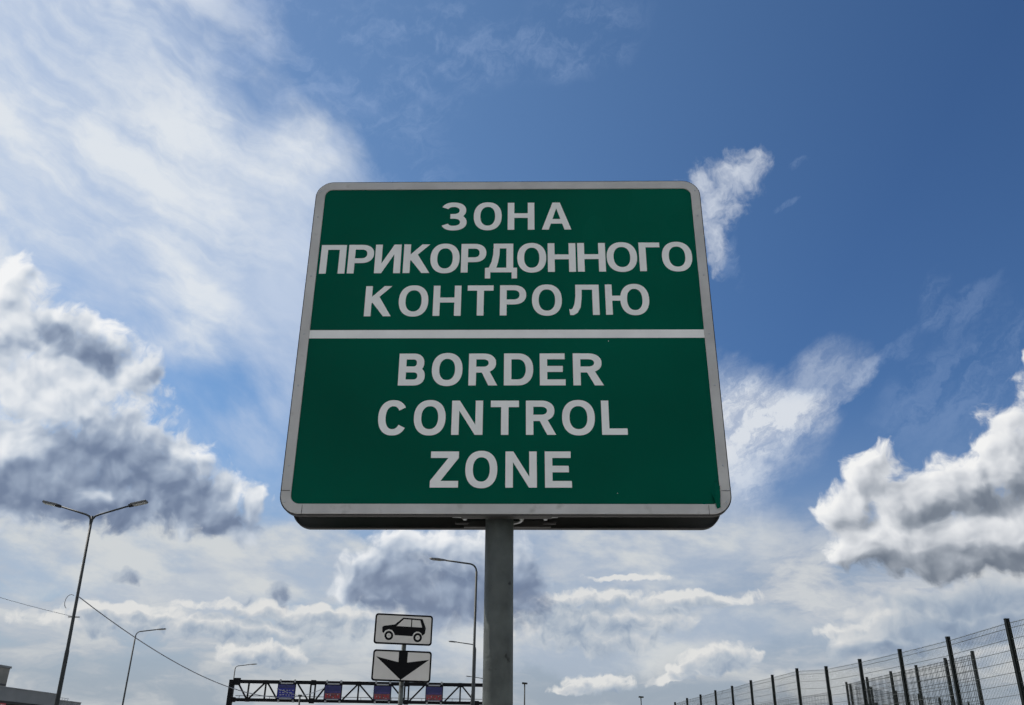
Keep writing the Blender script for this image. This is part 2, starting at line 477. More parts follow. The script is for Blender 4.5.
def plate(name, mtx):
    w, h = .695, .350
    mb = MB(); mb.prism(rrect(-w / 2, 0, w / 2, h, .035, 8), 0.0, 0.003)
    p = mb.build(name, M['plate_white'], root); p.matrix_local = mtx
    mb = MB(); mb.strip(rrect(-w / 2, 0, w / 2, h, .035, 8), rrect(-w / 2 + .019, .019, w / 2 - .019, h - .019, .022, 8), -.0012, 0.012, True)
    mb.build('border', M['plate_black'], p)
    mb = MB(); mb.box((0, .016, h * .5), (.26, .014, .03)); mb.build('bracket', M['zinc'], p)
    mb = MB(); mb.tube([(-.05, .02, h * .5), (-.035, .075, h * .5), (.035, .075, h * .5), (.05, .02, h * .5)], .006, 8)
    mb.build('clamp', M['zinc'], p)
    return p


p = plate('car_plate', plate_matrix(-1.2525, 1.183 + 1.596, 12.0, .2))
Lc = Letters(0.0)
def Q(px, pz):       # pictogram units measured on a 735 x 385 drawing of the plate
    return ((px - 500) / 735 * .695, (497 - pz) / 385 * .345 + .004)
def outline(lst): return [Q(a, b) for a, b in lst]
Lc.poly(outline([(228, 285), (250, 270), (385, 246), (400, 266), (782, 272), (775, 345), (750, 372), (738, 372), (726, 346), (700, 328), (665, 326), (632, 348), (615, 388), (392, 384), (380, 350), (350, 318), (310, 312), (270, 330), (248, 366), (232, 345)]))
Lc.poly(outline([(380, 250), (486, 154), (500, 168), (410, 262), (404, 272)]))
Lc.poly(outline([(486, 154), (734, 162), (728, 180), (500, 172)]))
Lc.poly(outline([(700, 164), (734, 162), (780, 272), (735, 274)]))
Lc.poly(outline([(590, 170), (603, 170), (603, 274), (590, 274)]))
for cx, cz in ((318, 392), (684, 403)):
    x, z = Q(cx, cz)
    n = 33
    o = ell(x, z, .052, .053, 0, 360, n, 2)[:-1]; i = ell(x, z, .027, .028, 0, 360, n, 2)[:-1]
    Lc.strip(o, i, True)
    Lc.poly(ell(x, z, .004, .004, 0, 360, 9, 2)[:-1])
Lc.mb.build('car_symbol', M['plate_black'], p)
p = plate('arrow_plate', plate_matrix(-1.2475, .777 + 1.588, 10.5, .5))
La = Letters(0.0)
def Q2(px, pz): return ((px - 482) / 745 * .695, (512 - pz) / 397 * .350)
La.poly([Q2(a, b) for a, b in ((434, 132), (548, 134), (546, 268), (825, 222), (478, 490), (150, 205), (436, 268))])
La.mb.build('arrow', M['plate_black'], p)

# ------------------------------------------------------------------ street lamps
LAMPS = 'single-arm street lamps along the road'


def lamp_head(parent, tip, dirx, rise):
    q = Matrix.Rotation(-rise * dirx, 3, 'Y')
    mb = MB()
    # tapered flat housing
    sec = [(0.0, .05, .045), (.10, .09, .06), (.35, .14, .075), (.62, .12, .06), (.70, .07, .03)]
    prev = None
    for s, hy, hz in sec:
        ring = [mb.bm.verts.new(Vector(tip) + q @ Vector((dirx * s, y, z))) for y, z in ((-hy, -hz * .35), (hy, -hz * .35), (hy * .8, hz * .65), (-hy * .8, hz * .65))]
        if prev:
            for k in range(4):
                mb.face([prev[k], prev[(k + 1) % 4], ring[(k + 1) % 4], ring[k]])
        else:
            mb.face(ring)
        prev = ring
    mb.face(list(reversed(prev)))
    h = mb.build('lamp_head', M['lamp_head'], parent, bevel=.008)
    mb = MB(); mb.box(Vector(tip) + q @ Vector((dirx * .40, 0, -.034)), (.38, .18, .012), q); mb.build('lens', M['lens'], h)
    return h


def single_lamp(loc, label, arm=1.32, h=9.0):
    r = empty('street_lamp', loc, label, 'street lamp', LAMPS)
    mb = MB(); mb.tube([(0, 0, 0), (0, 0, h * .42), (0, 0, h * .425), (0, 0, h - .35)], [.085, .075, .058, .048], 14); mb.build('pole', M['lamp_steel'], r)
    mb = MB()
    pts = [(0, 0, h - .36)] + [(-.32 + .32 * math.cos(R(a)), 0, h - .35 + .32 * math.sin(R(a))) for a in (0, 20, 40, 60, 80)] + [(-arm, 0, h + .10)]
    mb.tube(pts, .036, 10); mb.build('arm', M['lamp_steel'], r)
    lamp_head(r, (-arm, 0, h + .10), -1, R(5))
    mb = MB(); mb.tube([(0, 0, 0), (0, 0, .03)], .22, 12); mb.build('base_flange', M['lamp_steel'], r)
    mb = MB(); mb.box((0, -.085, 1.0), (.10, .02, .35)); mb.build('hatch', M['lamp_steel'], r)
    return r


def base(px, py, y): 
    p = at(px, py, y); p.z = 0; return p


lampA = single_lamp(base(474.4, 640, 37.4), 'tall grey lamp with arm to the left, beside the thick sign post')
for px, py, y, rz, lab in ((475.6, 650, 67.2, 0, 'lamp half hidden behind the tall lamp, its arm lower down on the left'),
                           (484.6, 680, 98.4, 0, 'lamp mostly hidden behind the thick sign post, lowest arm showing'),
                           (131.0, 660, 62.5, math.pi, 'lamp with arm to the right, standing next after the double-armed lamp'),
                           (234.2, 675, 88.0, math.pi, 'small far lamp rising behind the left end of the gantry')):
    c = copy_tree(lampA); c.location = base(px, py, y); c.rotation_euler = (0, 0, rz); c['label'] = lab

# double-armed lamp on the left
DY = 30.2
P0 = at(92.3, 516, DY); HT = P0.z
px0 = (P0.x + at(59, 703, DY).x) / 2
r = empty('double_lamp', (px0, DY, 0), 'tall lamp with two raised arms in front of the grey building', 'street lamp')
lean = P0.x - px0
mb = MB(); mb.tube([(-lean, 0, 0), (-lean * .2, 0, HT * .5), (-lean * .18, 0, HT * .505), (lean, 0, HT)], [.075, .066, .056, .040], 18); mb.build('pole', M['lamp_steel'], r)
def rel(px, py, y): return at(px, py, y) - Vector(r.location)
tl, tr = rel(59, 506, DY), rel(130.5, 505.5, DY)
top = Vector((lean, 0, HT))
for tip, sx in ((tl, -1), (tr, 1)):
    mb = MB()
    a = top + Vector((0, 0, -.35)); b_ = top + Vector((sx * .10, 0, -.01)); c_ = top + Vector((sx * .24, 0, .055))
    mb.tube([a, top + Vector((sx * .03, 0, -.12)), b_, c_, tip], [.038, .036, .034, .032, .030], 12); mb.build('arm', M['lamp_steel'], r)
    rise = math.atan2((tip - c_).z, abs((tip - c_).x)) * .75
    q = Matrix.Rotation(-rise * sx, 3, 'Y')
    mb = MB(); mb.box(tip + q @ Vector((sx * .30, 0, .02)), (.56, .26, .075), q); hd = mb.build('lamp_head', M['lamp_head'], r, bevel=.02)
    mb = MB(); mb.box(tip + q @ Vector((sx * .02, 0, .0)), (.16, .12, .10), q); mb.build('bracket', M['dark'], hd, bevel=.01)
    mb = MB(); mb.box(tip + q @ Vector((sx * .33, 0, -.026)), (.44, .21, .02), q); mb.build('lens', M['lamp_glass'], hd)
mb = MB(); mb.tube([(-lean, 0, 0), (-lean, 0, .04)], .26, 14); mb.build('base_flange', M['lamp_steel'], r)
zc = at(79, 597, DY).z; zl = at(73, 617, DY).z
fx = lambda z: -lean + 2 * lean * z / HT
mb = MB(); mb.bar((fx(zl) - .16, 0, zl), (fx(zl) + .22, 0, zl - .0), .03); mb.build('crossbar', M['lamp_steel'], r)
mb = MB(); mb.tube([(fx(zc) + .08 * math.cos(a) - .26 + .0 * a, -.03, zc - .18 + .22 * math.sin(a)) if False else (fx(zc) - .17 + .17 * math.cos(a), -.05, zc - .17 + .24 * math.sin(a)) for a in [R(k) for k in range(60, 250, 15)]], .012, 6)
mb.build('cable_loop', M['cable'], r)
dl = r

# two far masts
def mast(loc, label, h=9.0):
    r = empty('light_mast', loc, label, 'light mast', 'far masts beyond the road')
    mb = MB(); mb.tube([(0, 0, 0), (0, 0, h)], [.11, .07], 12); mb.build('pole', M['lamp_steel'], r)
    mb = MB(); mb.box((0, -.25, h + .05), (.62, .7, .16), Matrix.Rotation(R(4), 3, 'Y')); mb.build('lamp_head', M['truss'], r, bevel=.03)
    mb = MB(); mb.box((0, -.25, h - .045), (.40, .5, .02)); mb.build('lens', M['lens'], r)
    return r
m0 = mast(base(524.6, 690, 106), 'far light mast just right of the thick sign post')
m1 = copy_tree(m0); m1.location = base(641, 700, 127.6); m1['label'] = 'tiny far light mast alone between the sign post and the fence'

# ------------------------------------------------------------------ gantry
GY = 70.0
zt0, zt1 = at(236, 682, GY), at(481, 684.6, GY)
zb0, zb1 = at(232, 700.6, GY), at(480, 702.4, GY)
ztop, zbot = (zt0.z + zt1.z) / 2, (zb0.z + zb1.z) / 2
GX0 = at(231, 690, GY).x; GX1 = at(489, 690, GY).x
r = empty('gantry', ((GX0 + GX1) / 2, GY, 0), 'black steel truss gantry spanning the road behind the lane sign', 'gantry')
ox = r.location.x
gx = lambda px: at(px, 692, GY).x - ox
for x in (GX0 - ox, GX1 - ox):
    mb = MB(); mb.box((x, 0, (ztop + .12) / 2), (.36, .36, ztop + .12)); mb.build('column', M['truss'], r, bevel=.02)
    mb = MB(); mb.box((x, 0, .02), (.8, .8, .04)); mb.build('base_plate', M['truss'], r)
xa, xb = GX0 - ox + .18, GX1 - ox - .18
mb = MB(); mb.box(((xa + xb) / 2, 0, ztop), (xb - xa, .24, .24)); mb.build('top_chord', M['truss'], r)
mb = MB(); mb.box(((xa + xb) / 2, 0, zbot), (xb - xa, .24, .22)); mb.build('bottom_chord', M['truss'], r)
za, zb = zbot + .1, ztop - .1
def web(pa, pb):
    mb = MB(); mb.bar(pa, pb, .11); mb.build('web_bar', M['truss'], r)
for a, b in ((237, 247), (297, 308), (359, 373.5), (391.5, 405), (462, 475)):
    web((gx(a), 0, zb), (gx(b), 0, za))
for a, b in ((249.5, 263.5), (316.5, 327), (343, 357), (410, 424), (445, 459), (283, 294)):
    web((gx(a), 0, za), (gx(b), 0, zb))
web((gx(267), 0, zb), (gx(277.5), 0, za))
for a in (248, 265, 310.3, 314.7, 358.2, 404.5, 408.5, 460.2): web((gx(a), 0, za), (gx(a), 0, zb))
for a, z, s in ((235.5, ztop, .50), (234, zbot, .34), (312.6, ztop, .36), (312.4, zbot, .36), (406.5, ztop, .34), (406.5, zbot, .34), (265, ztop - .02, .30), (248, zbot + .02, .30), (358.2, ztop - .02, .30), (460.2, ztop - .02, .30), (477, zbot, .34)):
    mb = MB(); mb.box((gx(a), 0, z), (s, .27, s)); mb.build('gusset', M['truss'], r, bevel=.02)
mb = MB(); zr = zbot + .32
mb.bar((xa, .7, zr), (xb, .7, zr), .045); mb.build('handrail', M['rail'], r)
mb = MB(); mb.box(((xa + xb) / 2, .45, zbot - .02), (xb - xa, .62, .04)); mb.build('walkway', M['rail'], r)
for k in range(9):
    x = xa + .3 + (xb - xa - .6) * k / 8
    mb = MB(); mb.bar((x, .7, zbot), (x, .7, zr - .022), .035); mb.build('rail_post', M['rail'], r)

SIGNS = 'display boards strapped on the gantry'
def gantry_board(pa, pb, kind, label):
    xL, xR = at(pa, 692, GY).x, at(pb, 692, GY).x; w = xR - xL
    h = (ztop - zbot) - .08
    g = empty('gantry_sign', ((xL + xR) / 2, GY - .20, zbot + .06), label, 'gantry sign', SIGNS)
    mb = MB(); mb.box((0, -.03, h / 2), (w, .14, h)); cs = mb.build('case', M['truss'], g, bevel=.015)
    mb = MB(); mb.box((0, -.103, h * .45), (w - .10, .008, h * .80)); mb.build('face', M['screen_blue' if kind == 'blue' else 'screen_navy'], g)
    for s in (-1, 1):
        mb = MB(); mb.box((s * (w / 2 - .13), .058, h / 2 + .0), (.13, .030, h + .42)); mb.build('strap', M['strap'], g)
        for z, hh in ((h - .07, .09), (.035, .07)):
            if s > 0:
                mb = MB(); mb.box((0, -.112, z), (w - .42, .02, hh)); mb.build('trim_bar', M['strap'], g)
    rs = random.Random(int(pa))
    if kind == 'blue':
        mb = MB(); mb.box((0, -.1095, h * .74), (w - .14, .006, h * .18)); mb.build('top_band', M['screen_navy'], g)
        for z in (.26, .40, .53):
            x = -w * .36
            while x < w * .33:
                ww = rs.uniform(.06, .18)
                mb = MB(); mb.box((x + ww / 2, -.110, h * z + rs.uniform(-.02, .02)), (ww, .006, .06)); x += ww + rs.uniform(.06, .16)
                mb.build('marking', M['screen_mark'], g)
    else:
        mb = MB(); mb.box((0, -.1095, h * .24), (w - .14, .006, h * .32)); mb.build('red_band', M['screen_red'], g)
        mb = MB(); mb.box((w * .05, -.1085, h * .47), (w * .72, .004, h * .10)); mb.build('violet_band', M['screen_violet'], g)
        for k in range(5):
            x = -w * .36 + w * .17 * k
            mb = MB(); mb.box((x, -.1145, h * rs.uniform(.16, .30)), (rs.uniform(.07, .15), .006, rs.uniform(.10, .22)))
            mb.build('marking', M['red_mark'], g)
        for k in range(4):
            x = -w * .30 + w * .19 * k + rs.uniform(-.05, .05)
            mb = MB(); mb.box((x, -.1185, h * rs.uniform(.14, .34)), (rs.uniform(.04, .08), .004, rs.uniform(.04, .09)))
            mb.build('marking', M['screen_mark'], g)
gantry_board(278, 296, 'blue', 'blue board, first from the left on the gantry')
gantry_board(324.8, 342.4, 'red', 'navy and red board on the gantry left of the lane sign')
gantry_board(374, 391.6, 'red', 'navy and red board on the gantry right below the arrow plate')
gantry_board(425.8, 443.2, 'red', 'navy and red board between the lane sign and the tall lamp')

# ------------------------------------------------------------------ overhead cables
def cable(name, pts, rad, label):
    o = MB(); o.tube(pts, rad, 6)
    return tag(o.build(name, M['cable'], None), label, 'cable')
def sagging(a, b, sag, n=28):
    a, b = Vector(a), Vector(b)
    return [a.lerp(b, k / n) - Vector((0, 0, sag * 4 * (k / n) * (1 - k / n))) for k in range(n + 1)]
UY = 66.0
up_top = at(300, 696, UY)
A = at(79.5, 597, DY); A.y -= .05
cable('overhead_cable', sagging(A, up_top + Vector((-.05, 0, -.02)), 1.05), [.016 + .010 * k / 28 for k in range(29)], 'thick black cable sagging from the double-armed lamp down to the gantry')
cable('overhead_cable', sagging(at(-30, 588.5, 24), at(73, 616.5, DY) + Vector((0, -.03, 0)), .03), .0065, 'thin wire entering at the left edge to the double-armed lamp')
cable('overhead_cable', sagging(at(277, 688.5, UY), up_top + Vector((-.06, 0, 0)), .02, 6), .022, 'short wire across the blue gantry board')
cable('overhead_cable', sagging(up_top + Vector((.05, 0, 0)), at(324, 688.3, GY - .35), .05, 8), .022, 'short wire rising from the small pole to the gantry')
r = empty('utility_pole', (up_top.x, UY, 0), 'thin short wire pole in front of the gantry beside the blue board', 'utility pole')
mb = MB(); mb.tube([(0, 0, 0), (0, 0, up_top.z)], [.09, .06], 12); mb.build('pole', M['lamp_steel'], r)
mb = MB(); mb.box((0, 0, up_top.z + .03), (.26, .10, .12)); mb.build('bracket', M['lamp_steel'], r, bevel=.01)

# ------------------------------------------------------------------ building at the left edge
BX = -27.15
r = empty('building', (BX, 50, 0), 'low grey flat-roofed building with a roof tower at the left edge', 'building')
zpar = at(0, 686.7, 50.0).z; zlow = at(0, 700, 50.0).z
yA, yB = 36.0, 56.45
mb = MB(); mb.box((-7.0, (yA + yB) / 2 - 50, (zlow - .12) / 2), (12.0, yB - yA - .8, zlow - .12)); mb.build('wall', M['wall'], r)
mb = MB(); mb.box((-7.0, (yA + yB) / 2 - 50, (zpar + zlow) / 2), (14.0, yB - yA, zpar - zlow)); fa = mb.build('fascia', M['fascia'], r)
mb = MB(); mb.box((-7.0, (yA + yB) / 2 - 50, zpar + .02), (14.08, yB - yA + .08, .04)); mb.build('coping', M['rail'], fa)
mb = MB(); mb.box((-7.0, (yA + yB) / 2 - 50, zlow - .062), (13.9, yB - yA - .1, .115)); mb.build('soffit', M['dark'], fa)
for k in range(5):
    y = yA + 2.2 + k * 3.8 - 50
    if k == 2:
        mb = MB(); mb.box((-.97, y, 1.06), (.08, 1.1, 2.1)); d_ = mb.build('door', M['door'], r)
        mb = MB(); mb.box((-.91, y + .40, 1.05), (.06, .04, .16)); mb.build('handle', M['rail'], d_)
    else:
        mb = MB(); mb.strip([(y - .9, .95), (y + .9, .95), (y + .9, 2.25), (y - .9, 2.25)], [(y - .83, 1.02), (y + .83, 1.02), (y + .83, 2.18), (y - .83, 2.18)], 0, .08, True)
        w_ = mb.build('window', M['rail'], r); w_.matrix_local = Matrix.Translation((-.93, 0, 0)) @ Matrix.Rotation(R(90), 4, 'Z')
        mb = MB(); mb.box((y, .05, 1.6), (1.64, .02, 1.14)); mb.build('pane', M['glass'], w_)
# red and white notice on the fascia edge
pa, pb = at(-6, 704.5, 50.2), at(6.5, 702.3, 50.6)
mb = MB(); mb.box((.06, (pa.y + pb.y) / 2 - 50 - .3, at(0, 702.6, 50).z - .36), (.05, 1.5, .72)); sgn = mb.build('wall_sign', M['red'], r)
mb = MB(); mb.box((.09, (pa.y + pb.y) / 2 - 50 - .3, at(0, 702.6, 50).z - .36), (.014, 1.34, .56)); mb.build('sign_face', M['paint'], sgn)
# lower wing
w0 = at(57.8, 700, 57.3); w1 = at(81.2, 702.4, 60.6)
mb = MB(); mb.box((w1.x - BX - 4.0, (56.5 + 60.6) / 2 - 50, (w0.z - .02) / 2), (8.0, 4.08, w0.z - .02)); wg = mb.build('wing', M['fascia'], r)
mb = MB(); mb.box((w1.x - BX - 4.0, (56.5 + 60.6) / 2 - 50, w0.z + .01), (8.06, 4.06, .05)); mb.build('coping', M['rail'], wg)
mb = MB()
for k in range(7):
    mb.bar((w1.x - BX - .2, 56.9 - 50 + k * .36, w0.z + .03), (w1.x - BX - .2, 56.9 - 50 + k * .36, w0.z + .16), .03)
mb.bar((w1.x - BX - .2, 56.7 - 50, w0.z + .17), (w1.x - BX - .2, 59.2 - 50, w0.z + .17), .035)
mb.build('roof_railing', M['paint'], wg)
# roof tower
t0 = at(10.3, 668.5, 52.2)
tx = t0.x - BX
mb = MB(); mb.box((tx - 1.6, 52.2 - 50 - 1.4, (zpar + t0.z) / 2), (3.2, 2.8, t0.z - zpar - .0)); tw = mb.build('roof_tower', M['tower'], r, bevel=.02)
mb = MB(); mb.box((tx - 1.6, 52.2 - 50 - 1.4, t0.z + .05), (3.30, 2.90, .11)); mb.build('cap', M['fascia'], tw)
mb = MB(); mb.box((tx + .02, 52.2 - 50 - 1.4, zpar + .22), (.05, 2.6, .06)); mb.build('ledge', M['dark'], tw)

# ------------------------------------------------------------------ mesh fences
FTOP = 2.50 + EYE.z
def panel_mesh(length, dz, h0, h1, step=.055, hstep=.20, w=.0026, hw_=.0062):
    """welded mesh panel along +x from 0 to length, top sloping by dz"""
    mb = MB()
    n = int(length / step)
    for i in range(n + 1):
        x = i * length / n
        zt = h1 + dz * x / length
        mb.box((x, 0, (h0 + zt) / 2), (w, w, zt - h0))
    z = h1 - .02; k = 0
    while z > h0:
        f = (z - h0) / (h1 - h0)
        a, b = Vector((0, 0, z)), Vector((length, 0, z + dz * f))
        for oy in ((-.006, .006)):
            mb.bar(a + Vector((0, oy, 0)), b + Vector((0, oy, 0)), hw_)
        z -= hstep * (.45 if k == 0 else 1.0); k += 1
    return mb


def fence(name_label, pts, post_w, over, group=None, bottom=.08, dark=False, **kw):
    """pts: list of (x, y, ztop of mesh); posts stand at each point"""
    r = empty('mesh_fence', (pts[0][0], pts[0][1], 0), name_label, 'fence', group)
    o = Vector(r.location)
    for x, y, z in pts:
        mb = MB(); mb.box((0, 0, (z + over) / 2), (post_w, post_w, z + over)); p = mb.build('post', M['fence_green'], r, bevel=.006)
        nx = pts[1][0] - pts[0][0]; ny = pts[1][1] - pts[0][1]
        p.location = (x - o.x, y - o.y, 0); p.rotation_euler = (0, 0, math.atan2(ny, nx))
        mb = MB(); mb.box((0, 0, z + over + .008), (post_w + .004, post_w + .004, .012)); c = mb.build('cap', M['fence_green'], p)
    for (x, y, z), (x2, y2, z2) in zip(pts, pts[1:]):
        L = math.hypot(x2 - x, y2 - y)
        mb = panel_mesh(L - post_w - .01, z2 - z, bottom, z, **kw)
        p = mb.build('mesh_panel', M['fence_green' if dark else 'fence_wire'], r)
        ang = math.atan2(y2 - y, x2 - x)
        off = (post_w / 2 + .005)
        p.location = (x - o.x + off * math.cos(ang), y - o.y + off * math.sin(ang), 0); p.rotation_euler = (0, 0, ang)
    return r


ztops = [2.54, 2.46, 2.43, 2.41, 2.42, 2.55, 2.53, 2.52, 2.48, 2.46, 2.43, 2.41, 2.35]
f1 = [(10.996 - .07 * (17.6 + 2.2 * k), 17.6 + 2.2 * k, EYE.z + (ztops[k] if k >= 0 else 2.56) - .05) for k in range(-2, 13)]
fence('long dark mesh fence with tall posts, nearest on the right', f1, .076, .06, step=.05, w=.0034)
f2 = [(12.28, 22.3, 0), (12.30, 24.15, 0), (12.40, 25.94, 0), (12.50, 28.10, 0), (12.58, 30.23, 0), (12.67, 32.55, 0), (12.77, 34.86, 0)]
f2 = [(x, y, EYE.z + 2.60) for x, y, _ in f2[1:]]
fence('mesh fence with thin posts just behind the long fence', f2, .070, .06, step=.10, hstep=.16, dark=True, w=.0085, hw_=.0075)
d3 = (Vector((22.22, 44.96)) - Vector((14.42, 36.75)))
f3 = [(14.42 + d3.x * t, 36.75 + d3.y * t, EYE.z + 2.58) for t in (-.17, 0, .22, .44, .66, .83, 1.0)]
fence('far low-looking mesh fence running away right behind the other two', f3, .070, .06, step=.10, hstep=.16, dark=True, w=.006, hw_=.006)
f4 = [(13.46, 38.73, EYE.z + 2.58), (13.3, 42.2, EYE.z + 2.58), (13.1, 45.6, EYE.z + 2.58), (12.9, 49.0, EYE.z + 2.55)]
fence('farthest mesh fence, its post tips peeping over behind the long fence', f4, .070, .06, step=.10, hstep=.16, dark=True, w=.006, hw_=.006)
# gate bar between the last two posts of the second fence
g0, g1 = at(851, 703, 34.6), at(869, 704.5, 32.4)
mb = MB(); gz = (g0.z + g1.z) / 2
gr = empty('fence_gate', ((f2[-1][0] + f2[-2][0]) / 2 + .25, (f2[-1][1] + f2[-2][1]) / 2, 0), 'dark framed gate leaf behind the last bay of the thin-post fence', 'gate')
ga = math.atan2(f2[-2][1] - f2[-1][1], f2[-2][0] - f2[-1][0])
gr.rotation_euler = (0, 0, ga)
mb = MB()
mb.strip([(-1.08, .05), (1.08, .05), (1.08, gz), (-1.08, gz)], [(-1.0, .13), (1.0, .13), (1.0, gz - .09), (-1.0, gz - .09)], -.035, .035, True)
mb.build('gate_frame', M['fence_green'], gr)
pm = panel_mesh(1.9, 0, .2, gz - .06, step=.1); po = pm.build('mesh_panel', M['fence_wire'], gr); po.location = (-.95, 0, 0)

# ------------------------------------------------------------------ ground, road, pavement
def sheet(name, x0, y0, x1, y1, z, mat, thick=0.0):
    mb = MB()
    if thick:
        mb.box(((x0 + x1) / 2, (y0 + y1) / 2, z - thick / 2), (x1 - x0, y1 - y0, thick))
    else:
        mb.face([mb.bm.verts.new(v) for v in ((x0, y0, z), (x1, y0, z), (x1, y1, z), (x0, y1, z))])
    return tag(mb.build(name, M[mat]), kind='structure')
sheet('ground', -6000, -6000, 6000, 6000, -.125, 'ground')
sheet('road', -19.5, -400, -2.75, 900, -.12, 'asphalt')
sheet('pavement', -2.6, -60, 6.2, 220, 0.0, 'concrete', .12)
sheet('verge', 6.35, -60, 40, 220, 0.0, 'ground', .10)
sheet('kerb', -2.75, -60, -2.602, 220, 0.012, 'kerb', .14)
sheet('kerb', 6.202, -60, 6.348, 220, 0.012, 'kerb', .12)
sheet('forecourt', -60, -20, -19.65, 110, 0.0, 'concrete', .12)
sheet('kerb', -19.648, -20, -19.502, 110, 0.012, 'kerb', .14)
mb = MB()
for k in range(60):
    y = -40 + k * 8.0
    mb.face([mb.bm.verts.new(v) for v in ((-11.2, y, -.116), (-11.05, y, -.116), (-11.05, y + 3, -.116), (-11.2, y + 3, -.116))])
for x in (-19.2, -3.1):
    mb.face([mb.bm.verts.new(v) for v in ((x - .07, -60, -.116), (x + .07, -60, -.116), (x + .07, 430, -.116), (x - .07, 430, -.116))])
tag(mb.build('road_marking', M['paint']), kind='structure')

# ------------------------------------------------------------------ daylight
SUN_AZ, SUN_EL = R(-63), R(47)
sd = bpy.data.lights.new('sun', 'SUN'); so = bpy.data.objects.new('sun', sd); COL.objects.link(so)
sd.energy = 3.4; sd.angle = R(0.53); sd.color = (1.0, 0.95, 0.87)
sv = Vector((math.sin(SUN_AZ) * math.cos(SUN_EL), math.cos(SUN_AZ) * math.cos(SUN_EL), math.sin(SUN_EL)))
so.rotation_euler = sv.to_track_quat('Z', 'Y').to_euler()
so.location = (0, 0, 60)

world = bpy.data.worlds.new('World'); scene.world = world; world.use_nodes = True
NT = world.node_tree; ND = NT.nodes; LK = NT.links
ND.clear()
STR = 0.1


def node(t, **kw):
    n_ = ND.new(t)
    for k, v in kw.items(): setattr(n_, k, v)
    return n_


def setin(sock, v):
    if hasattr(v, 'is_linked') or isinstance(v, bpy.types.NodeSocket):
        LK.new(v, sock)
    else:
        sock.default_value = v


def mth(op, a, b=0.0, c=0.0, clamp=False):
    n_ = node('ShaderNodeMath', operation=op); n_.use_clamp = clamp
    setin(n_.inputs[0], a); setin(n_.inputs[1], b)
    if len(n_.inputs) > 2: setin(n_.inputs[2], c)
    return n_.outputs[0]


def vmt(op, a, b=None, scale=None):
    n_ = node('ShaderNodeVectorMath', operation=op)
    setin(n_.inputs[0], a)
    if b is not None: setin(n_.inputs[1], b)
    if scale is not None: setin(n_.inputs['Scale'], scale)
    return n_.outputs['Value'] if op in ('DOT_PRODUCT', 'LENGTH') else n_.outputs[0]


def sstep(v, lo, hi, a=0.0, b=1.0):
    n_ = node('ShaderNodeMapRange', interpolation_type='SMOOTHSTEP')
    setin(n_.inputs[0], v)
    for i, q in enumerate((lo, hi, a, b)): n_.inputs[i + 1].default_value = q
    return n_.outputs[0]


def lstep(v, lo, hi, a=0.0, b=1.0):
    n_ = node('ShaderNodeMapRange'); setin(n_.inputs[0], v)
    for i, q in enumerate((lo, hi, a, b)): n_.inputs[i + 1].default_value = q
    return n_.outputs[0]


def place(v, loc=(0, 0), rot=0, sc=(1, 1)):
    """into the frame of an ellipse at loc, turned by rot degrees, with radii sc"""
    n_ = node('ShaderNodeMapping', vector_type='TEXTURE')
    LK.new(v, n_.inputs[0])
    n_.inputs[1].default_value = (loc[0], loc[1], 0); n_.inputs[2].default_value = (0, 0, R(rot)); n_.inputs[3].default_value = (sc[0], sc[1], 1)
    return n_.outputs[0]


def noise(v, scale, detail=6, rough=0.55, dist=0.0, color=False, lac=2.0):
    n_ = node('ShaderNodeTexNoise', noise_dimensions='2D')
    LK.new(v, n_.inputs['Vector'])
    n_.inputs['Scale'].default_value = scale; n_.inputs['Detail'].default_value = detail; n_.inputs['Roughness'].default_value = rough
    n_.inputs['Distortion'].default_value = dist; n_.inputs['Lacunarity'].default_value = lac
    return n_.outputs['Color' if color else 'Fac']


def puffs(v, scale, detail=3, rough=0.5, soft=False):
    """cauliflower heads: inverted cell distance"""
    n_ = node('ShaderNodeTexVoronoi', voronoi_dimensions='2D', feature='SMOOTH_F1' if soft else 'F1', normalize=True)
    if soft: n_.inputs['Smoothness'].default_value = .55
    LK.new(v, n_.inputs['Vector'])
    n_.inputs['Scale'].default_value = scale; n_.inputs['Detail'].default_value = detail; n_.inputs['Roughness'].default_value = rough
    return mth('SUBTRACT', 1.0, n_.outputs['Distance'])


def mix(f, a, b):
    n_ = node('ShaderNodeMix', data_type='RGBA')
    setin(n_.inputs[0], f); setin(n_.inputs[6], a); setin(n_.inputs[7], b)
    return n_.outputs[2]


def srgb(r_, g_, b_):
    f = lambda c: (c / 255 / 12.92) if c <= 10.3 else ((c / 255 + .055) / 1.055) ** 2.4
    return (f(r_) / STR, f(g_) / STR, f(b_) / STR, 1)


def ramp(f, stops):
    """piecewise colour by chained mixes"""
    col = srgb(*stops[0][1])
    for (p0, c0), (p1, c1) in zip(stops, stops[1:]):
        col = mix(lstep(f, p0, p1), col, srgb(*c1))
    return col


tc = node('ShaderNodeTexCoord')
sep = node('ShaderNodeSeparateXYZ'); LK.new(vmt('NORMALIZE', tc.outputs['Generated']), sep.inputs[0])
X_, Y_, Z_ = sep.outputs
az = mth('MULTIPLY', mth('ARCTAN2', X_, Y_), 180 / math.pi)
el = mth('MULTIPLY', mth('ARCSINE', Z_), 180 / math.pi)
cb = node('ShaderNodeCombineXYZ'); LK.new(az, cb.inputs[0]); LK.new(el, cb.inputs[1])
P = cb.outputs[0]


P_ALL = P


def after(c_):
    """the plane coordinates, worked out only once c_ is known (keeps the shader's stack small)"""
    if isinstance(c_, bpy.types.NodeSocket) and c_.type == 'VALUE':
        cc_ = node('ShaderNodeCombineXYZ'); LK.new(c_, cc_.inputs[2]); c_ = cc_.outputs[0]
    return vmt('ADD', P_ALL, vmt('SCALE', c_, scale=1e-9))


